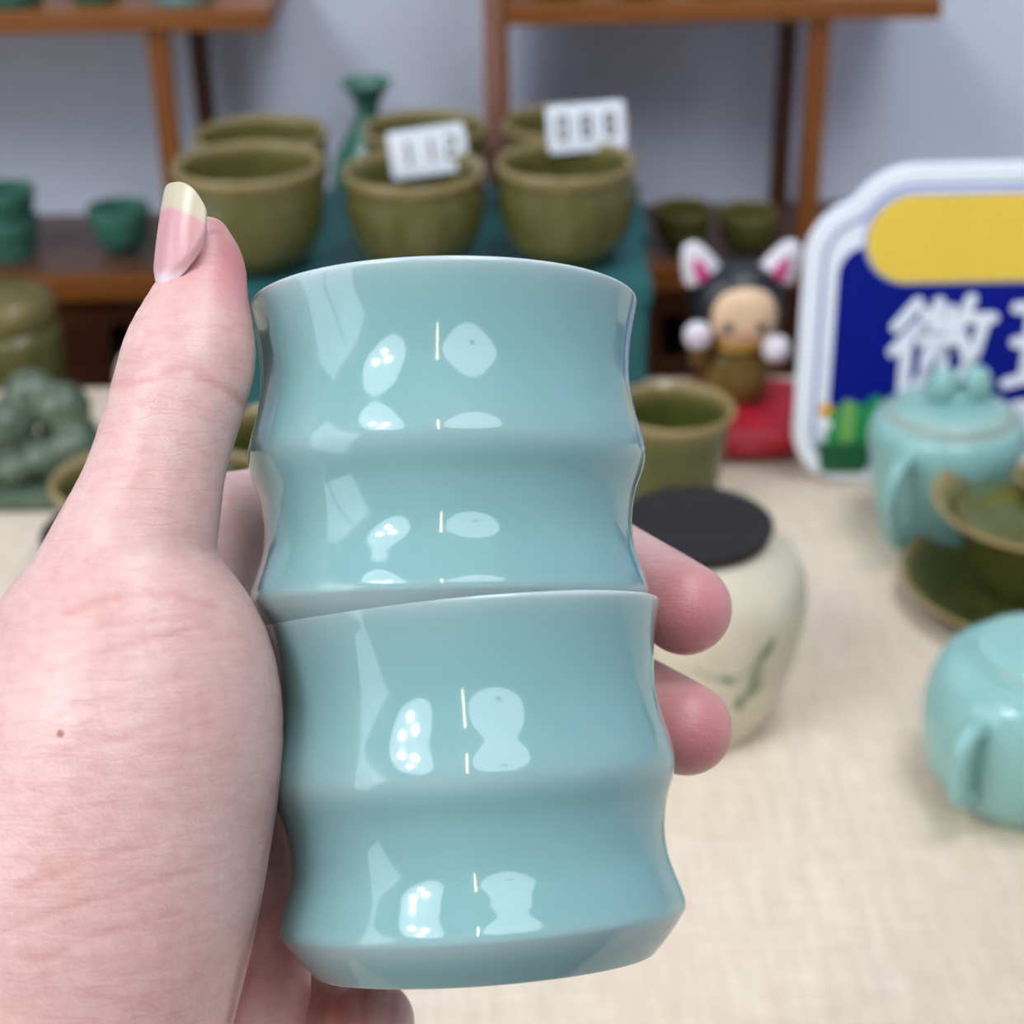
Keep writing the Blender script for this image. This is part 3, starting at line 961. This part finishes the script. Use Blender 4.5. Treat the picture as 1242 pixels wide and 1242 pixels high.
# outer section from the rim down (radius, depth below rim, pale edge), cm
CUP = [(3.10, .00, 1), (3.15, .05, .8), (3.13, .18, .25), (3.05, .55, .05), (3.0, 1.0, 0), (2.995, 1.45, 0), (3.06, 1.9, 0), (3.16, 2.3, .05), (3.205, 2.55, .12), (3.205, 2.72, .2), (3.15, 2.95, .05), (3.03, 3.3, 0), (2.965, 3.75, 0), (2.985, 4.15, 0), (3.08, 4.5, 0), (3.17, 4.78, .02), (3.20, 4.95, .2), (3.15, 5.08, .4), (2.95, 5.36, .1), (2.72, 5.62, .15), (2.66, 5.68, .6)]
CUP = [(r, t * .972, e) for r, t, e in CUP]
CUPC = crom(CUP, 5)
def cup_section():
    inn = [(3.05, .05, .6), (3.03, .2, .1), (2.87, .9, 0), (2.84, 1.4, 0), (2.95, 2.3, 0), (2.98, 2.65, 0), (2.83, 3.3, 0), (2.79, 3.9, 0), (2.84, 4.3, 0), (2.6, 4.8, 0), (1.6, 5.05, 0), (0, 5.1, 0)]
    foot = [(2.58, 5.52, .6), (2.5, 5.44, .2), (2.3, 5.38, 0), (0, 5.36, 0)]
    rows = [tuple(r) for r in crom(inn, 4)[::-1]] + [(3.08, .0, 1)] + [tuple(r) for r in CUPC] + foot
    return [(max(0, r) * .01, -t * .01, e) for r, t, e in rows]
cup_me = lathe(cup_section(), 128)
class Cup:
    def __init__(s, rim, axis):
        s.rim, s.ax = np.array(rim), np.array(axis) / np.linalg.norm(axis)
    def sdf(s, q):
        w = q - s.rim
        t = -(w @ s.ax)
        rho = np.sqrt(np.maximum((w ** 2).sum(1) - t ** 2, 0))
        r = np.interp(t, CUPC[:, 1], CUPC[:, 0])
        return np.maximum(np.maximum(rho - r, -t), t - 5.54)
def axis_dir(tilt, lean):
    return (-math.sin(tilt) * math.cos(lean), math.cos(tilt) * math.cos(lean), math.sin(lean))
LEAN = math.radians(7.5)
ax_low, ax_up = axis_dir(math.radians(4.0), LEAN), axis_dir(math.radians(1.4), LEAN - .02)
cup_low = Cup(P(561.5, 741, 27.25), ax_low)
cup_up = Cup(cup_low.rim + np.array(axis_dir(math.radians(3.7), LEAN - .03)) * 5.03, ax_up)
def place_cup(c, label):
    z = dir_world(c.ax).normalized()
    x = dir_world((1, 0, 0))
    x = (x - z * x.dot(z)).normalized()
    y = z.cross(x)
    o = link('celadon_cup', cup_me, M['celadon'])
    o.matrix_world = Matrix.Translation(to_world(c.rim)) @ Matrix((x, y, z)).transposed().to_4x4()
    return tag(o, label, 'cup', 'celadon bamboo cups in the hand')
place_cup(cup_low, 'pale celadon waisted cup at the bottom of the stack in the hand')
place_cup(cup_up, 'pale celadon waisted cup standing on the other cup in the hand')

# ------------------------------------------------------------------ the hand
def row(px, py, z, apx, b):
    p = P(px, py, z)
    return (p[0], p[1], p[2], apx * z / FPX, b)
def limb(px, py, z, r):
    p = P(px, py, z)
    return (p[0], p[1], p[2], r, r)
thumb = Chain([row(252, 290, 26.3, 27, .40), row(253, 326, 26.3, 44, .55), row(243, 365, 26.1, 58, .68), row(231, 425, 25.8, 79, .86), row(219, 472, 25.6, 81, .92), row(196, 550, 25.4, 81, .90), row(180, 610, 25.3, 88, .98),
               row(160, 680, 25.3, 104, 1.2), row(155, 740, 25.3, 131, 1.5), row(154, 820, 25.3, 178, 2.05), row(149, 900, 25.3, 193, 2.4), row(132, 1000, 25.2, 197, 2.5), row(110, 1100, 25.0, 201, 2.4), row(82, 1220, 24.8, 200, 2.2),
               row(55, 1350, 24.3, 200, 2.1)], 4)
forearm = Chain([row(82, 1220, 25.2, 200, 2.1), row(55, 1350, 24.5, 200, 2.1), row(20, 1550, 23.0, 225, 2.05), row(-60, 1900, 20.5, 285, 2.1), row(-150, 2400, 18.0, 350, 2.3)], 3)
palm = [Chain([limb(255, 655, 30.3, .95), limb(200, 900, 28.8, 1.2), limb(90, 1260, 26.3, 1.6)], 3),
        Chain([limb(262, 815, 31.1, .98), limb(215, 1000, 29.6, 1.2), limb(95, 1300, 26.8, 1.6)], 3),
        Chain([limb(275, 945, 31.4, .95), limb(225, 1090, 29.8, 1.2), limb(110, 1340, 27.0, 1.6)], 3),
        Chain([limb(285, 1085, 30.9, .95), limb(245, 1200, 29.2, 1.25), limb(140, 1400, 26.8, 1.5)], 3)]
fingers = [Chain([limb(258, 642, 30.3, .99), limb(380, 618, 31.9, .88), limb(500, 622, 32.4, .84), limb(620, 632, 32.2, .80), limb(700, 658, 31.4, .77), limb(775, 702, 30.1, .78), limb(831, 738, 29.0, .80)], 4),
           Chain([limb(262, 810, 31.1, .98), limb(380, 780, 32.4, .9), limb(500, 772, 32.6, .85), limb(620, 785, 32.0, .80), limb(700, 812, 31.0, .77), limb(775, 850, 29.8, .78), limb(832, 884, 28.8, .79)], 4),
           Chain([limb(275, 940, 31.4, .95), limb(390, 925, 32.2, .88), limb(500, 925, 32.2, .82), limb(610, 940, 31.5, .78), limb(680, 960, 30.6, .76), limb(725, 985, 29.7, .72)], 4),
           Chain([limb(285, 1080, 30.9, .92), limb(345, 1175, 31.0, .88), limb(405, 1235, 30.8, .80), limb(440, 1250, 30.0, .76), limb(452, 1240, 29.1, .72)], 4)]
heel = Chain([limb(292, 960, 29.6, .9), limb(296, 1080, 29.0, 1.05), limb(290, 1200, 28.4, 1.2), limb(240, 1340, 27.2, 1.4)], 3)
# nail frame
NB, NT = P(238, 360, 26.1), P(245, 229, 26.1)
NAX = (NT - NB)
NLEN = np.linalg.norm(NAX)
NAX = NAX / NLEN
NF = np.array((0, 0, -1.0))
NF = NF - NAX * (NF @ NAX)
NF /= np.linalg.norm(NF)
NR = np.cross(NF, NAX)
if NR[0] < 0:
    NR = -NR
NRAD, NPHI, NSPAN = .655, math.radians(-41), math.radians(66)
def nail_coords(q):
    w = q - NB
    s = (w @ NAX) / NLEN
    u, v = w @ NR, w @ NF
    return s, np.sqrt(u * u + v * v), (np.arctan2(u, v) - NPHI) / NSPAN
def sstep(a, b, x):
    t = np.clip((x - a) / (b - a), 0, 1)
    return t * t * (3 - 2 * t)
def cuticle(ph):
    return .03 + np.where(np.asarray(ph) < 0, .26, .36) * np.asarray(ph) ** 2 + .08 * np.maximum(ph, 0)
def hand_sdf(q):
    d = np.minimum(thumb(q), forearm(q))
    pl = None
    for c in palm:
        e = c(q)
        pl = e if pl is None else smin(pl, e, .45)
    d = smin(d, pl, .7)
    d = smin(d, heel(q), .5)
    f = None
    for c in fingers:
        e = c(q)
        f = e if f is None else smin(f, e, .07)
    d = smin(d, f, .35)
    # bed of the thumb nail
    s, rho, ph = nail_coords(q)
    w = sstep(1.15, .9, np.abs(ph)) * sstep(-.05, .07, s - cuticle(np.clip(ph, -1.2, 1.2))) * sstep(1.5, 1.2, s)
    d = np.where(w > .01, np.maximum(d, rho - (NRAD - .035) - .12 * (1 - w) / (w + .02)), d)
    for c in (cup_low, cup_up):
        d = smax(d, .012 - c.sdf(q), .06)
    return d
V, F, G = polygonize(hand_sdf, (-13.0, -20.0, 15.5), (4.8, 5.0, 34.2), .075, 4)
# creases pressed into the skin
pix = np.stack([621 + FPX * V[:, 0] / V[:, 2], 621 - FPX * V[:, 1] / V[:, 2]], 1)
front = (G * V).sum(1) < 0
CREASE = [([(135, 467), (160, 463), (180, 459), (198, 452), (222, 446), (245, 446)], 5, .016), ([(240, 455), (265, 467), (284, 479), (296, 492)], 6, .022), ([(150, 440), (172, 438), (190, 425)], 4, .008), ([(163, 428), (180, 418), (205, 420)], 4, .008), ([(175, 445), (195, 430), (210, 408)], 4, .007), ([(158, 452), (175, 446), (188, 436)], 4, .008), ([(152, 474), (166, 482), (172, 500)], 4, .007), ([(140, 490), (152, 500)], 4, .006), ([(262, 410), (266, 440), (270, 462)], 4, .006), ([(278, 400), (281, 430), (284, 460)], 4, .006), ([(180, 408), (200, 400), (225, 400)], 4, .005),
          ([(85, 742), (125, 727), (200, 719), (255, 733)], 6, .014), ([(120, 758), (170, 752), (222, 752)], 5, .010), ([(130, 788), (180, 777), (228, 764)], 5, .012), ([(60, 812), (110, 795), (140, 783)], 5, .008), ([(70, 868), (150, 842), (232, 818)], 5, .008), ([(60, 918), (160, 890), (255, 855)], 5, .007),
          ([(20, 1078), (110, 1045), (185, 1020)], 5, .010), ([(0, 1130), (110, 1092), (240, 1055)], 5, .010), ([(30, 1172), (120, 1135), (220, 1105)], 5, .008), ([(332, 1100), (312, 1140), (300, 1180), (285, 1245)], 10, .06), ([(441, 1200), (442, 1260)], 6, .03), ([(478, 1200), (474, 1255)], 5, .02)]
disp = np.zeros(len(V))
cre = np.zeros(len(V))
for pts, w, dp in CREASE:
    c = crom(pts, 5)
    best = np.full(len(V), 1e9)
    sel = front & (pix[:, 0] > c[:, 0].min() - 40) & (pix[:, 0] < c[:, 0].max() + 40) & (pix[:, 1] > c[:, 1].min() - 40) & (pix[:, 1] < c[:, 1].max() + 40)
    pp = pix[sel]
    b = np.full(len(pp), 1e9)
    for a0, a1 in zip(c[:-1], c[1:]):
        e = a1 - a0
        tt = np.clip(((pp - a0) @ e) / (e @ e), 0, 1)
        b = np.minimum(b, np.linalg.norm(pp - a0 - tt[:, None] * e, axis=1))
    g = np.exp(-(b / w) ** 2)
    disp[sel] = np.maximum(disp[sel], dp * g)
    cre[sel] = np.maximum(cre[sel], g * min(1, dp / .02))
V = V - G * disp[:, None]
# blood-flushed places: finger pads, knuckles; also carries painted shade of the fingers
flush_shade = np.zeros(len(V))
for c, r in ((P(835, 745, 28.3), 1.3), (P(840, 895, 28.1), 1.3), (P(280, 330, 26.2), .9), (P(330, 1180, 28.5), 1.6)):
    flush_shade = np.maximum(flush_shade, np.exp(-((V - c) ** 2).sum(1) / r ** 2))
ORG = P(100, 1330, 26)
def hand_material():
    m, nt, b = newmat('skin')
    tc = N(nt, 'ShaderNodeTexCoord')
    blot = ramp(nt, noise(nt, 70, 4, 0.55), [(0.32, 0.0), (0.7, 1.0)])
    fine = ramp(nt, noise(nt, 420, 3, 0.6), [(0.3, 0.0), (0.7, 1.0)])
    col = mixc(nt, blot, lin(202, 159, 152), lin(210, 173, 168))
    col = mixc(nt, 0.18, col, mixc(nt, fine, lin(205, 145, 138), lin(248, 214, 204)))
    fl = N(nt, 'ShaderNodeAttribute', attribute_name='flush_shade')
    col = mixc(nt, ramp(nt, fl.outputs['Fac'], [(0.0, 0.0), (1.0, 0.8)]), col, lin(198, 108, 112))  # skin redness, made deeper to imitate shading on the fingertips
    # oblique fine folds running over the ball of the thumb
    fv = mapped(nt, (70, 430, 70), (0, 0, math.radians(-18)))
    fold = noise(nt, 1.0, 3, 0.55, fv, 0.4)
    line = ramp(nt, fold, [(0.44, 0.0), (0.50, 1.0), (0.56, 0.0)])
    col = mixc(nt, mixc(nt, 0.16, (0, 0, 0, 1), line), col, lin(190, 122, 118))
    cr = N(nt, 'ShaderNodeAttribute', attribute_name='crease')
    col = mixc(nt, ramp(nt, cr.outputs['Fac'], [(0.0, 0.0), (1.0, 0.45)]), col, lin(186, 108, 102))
    # a small mole
    dv = N(nt, 'ShaderNodeVectorMath', operation='DISTANCE')
    nt.links.new(tc.outputs['Object'], dv.inputs[0])
    MOLE[0] = dv
    mr = N(nt, 'ShaderNodeMapRange')
    for k_, v_ in (('From Min', .00035), ('From Max', .0007), ('To Min', .9), ('To Max', 0.0)):
        mr.inputs[k_].default_value = v_
    nt.links.new(dv.outputs['Value'], mr.inputs['Value'])
    col = mixc(nt, mr.outputs[0], col, lin(150, 84, 66))
    nt.links.new(col, b.inputs['Base Color'])
    b.inputs['Roughness'].default_value = 0.38
    b.inputs['Specular IOR Level'].default_value = 0.55
    b.inputs['Subsurface Weight'].default_value = 0.22
    b.inputs['Subsurface Radius'].default_value = (1.0, 0.35, 0.22)
    b.inputs['Subsurface Scale'].default_value = 0.004
    vor = N(nt, 'ShaderNodeTexVoronoi', feature='DISTANCE_TO_EDGE')
    vor.inputs['Scale'].default_value = 900
    nt.links.new(tc.outputs['Object'], vor.inputs['Vector'])
    cells = ramp(nt, vor.outputs['Distance'], [(0.0, 0.0), (0.16, 1.0)])
    h = mixc(nt, 0.55, cells, ramp(nt, line, [(0.0, 1.0), (1.0, 0.0)]))
    bump(nt, b, h, 0.18, 0.00035)
    return m
MOLE = [None]
M['skin'] = hand_material()
def hand_local(p):
    p = np.atleast_2d(p) - ORG
    return np.stack([p[:, 0], p[:, 1], -p[:, 2]], 1) * .01
Fh = F[:, ::-1]                                     # depth axis flips when seen in scene space
hand_me = np_mesh(hand_local(V), Fh, {'flush_shade': flush_shade, 'crease': cre})
hand = link('hand', hand_me, M['skin'])
hand.matrix_world = Matrix.Translation(to_world(ORG)) @ CAM_ROT.to_4x4()
tag(hand, 'left hand gripping two stacked celadon cups with thumb upright', 'hand')
sel = np.argmin(((pix - np.array((71, 887))) ** 2).sum(1) + np.where(front, 0, 1e6))
MOLE[0].inputs[1].default_value = hand_local(V[sel])[0].tolist()

def nail_mesh(NB, NAX, NLEN, NR, NF, NRAD, NPHI, NSPAN, free=True, drop=.10):
    ns, nph = 40, 28
    pts, fr, lun = [], [], []
    for i in range(ns + 1):
        for j in range(nph + 1):
            ph = -1 + 2 * j / nph
            smin_ = cuticle(ph) if free else .03 + .26 * ph ** 2
            smax_ = 1.0 - .26 * abs(ph) ** 3.0
            s = smin_ + (smax_ - smin_) * i / ns
            R = NRAD * (1.0 - .05 * s * s) - .05 * max(0, .12 - (s - smin_)) / .12
            a = NPHI + ph * NSPAN * (1 - .20 * s)
            c = NB + NAX * (s * NLEN) + (NR * math.sin(NPHI) + NF * math.cos(NPHI)) * (-drop * s * s)
            pts.append(c + (NR * math.sin(a) + NF * math.cos(a)) * R)
            edge = (.77 - .09 * (ph + .3) ** 2) if free else .93 - .2 * ph ** 2
            fr.append(float(sstep(edge - .015, edge + .015, s)))
            lun.append(float(sstep(.16, .05, s - .05 - .10 * ph ** 2)))
    Fq = []
    w = nph + 1
    for i in range(ns):
        for j in range(nph):
            Fq.append((i * w + j, i * w + j + 1, (i + 1) * w + j + 1, (i + 1) * w + j))
    return np_mesh(hand_local(np.array(pts)), np.array(Fq), {'free': fr, 'lunula': lun})
def nail_material():
    m, nt, b = newmat('nail')
    f = N(nt, 'ShaderNodeAttribute', attribute_name='free')
    l = N(nt, 'ShaderNodeAttribute', attribute_name='lunula')
    col = mixc(nt, ramp(nt, noise(nt, 120, 3), [(0.3, 0.0), (0.7, 1.0)]), lin(200, 144, 148), lin(210, 160, 162))
    col = mixc(nt, l.outputs['Fac'], col, lin(232, 208, 214))
    col = mixc(nt, f.outputs['Fac'], col, lin(194, 183, 158))
    nt.links.new(col, b.inputs['Base Color'])
    b.inputs['Roughness'].default_value = 0.3
    b.inputs['Subsurface Weight'].default_value = 0.15
    b.inputs['Subsurface Scale'].default_value = 0.002
    return m
M['nail'] = nail_material()
def add_nail(name, *args, **kw):
    o = link(name, nail_mesh(*args, **kw), M['nail'], hand)
    sm = o.modifiers.new('thickness', 'SOLIDIFY')
    sm.thickness = .0004
    sm.offset = 0
    return o
add_nail('thumb_nail', NB, NAX, NLEN, NR, NF, NRAD, NPHI, NSPAN)['label'] = 'long pink thumb nail with ivory free edge'
for ch, up in ((fingers[0], (.30, .60, .74)), (fingers[1], (.30, .60, .74)), (fingers[2], (.7, .1, .7))):
    e, f_ = ch.p[-1], ch.p[-4]
    ax_ = (e - f_) / np.linalg.norm(e - f_)
    r_ = ch.a[-1]
    nf = np.array(up)
    nf = nf - ax_ * (nf @ ax_)
    nf /= np.linalg.norm(nf)
    nr = np.cross(nf, ax_)
    add_nail('finger_nail', e - ax_ * (r_ * .85), ax_, r_ * 1.45, nr, nf, r_ * .985, 0.0, math.radians(46), free=False, drop=.34)
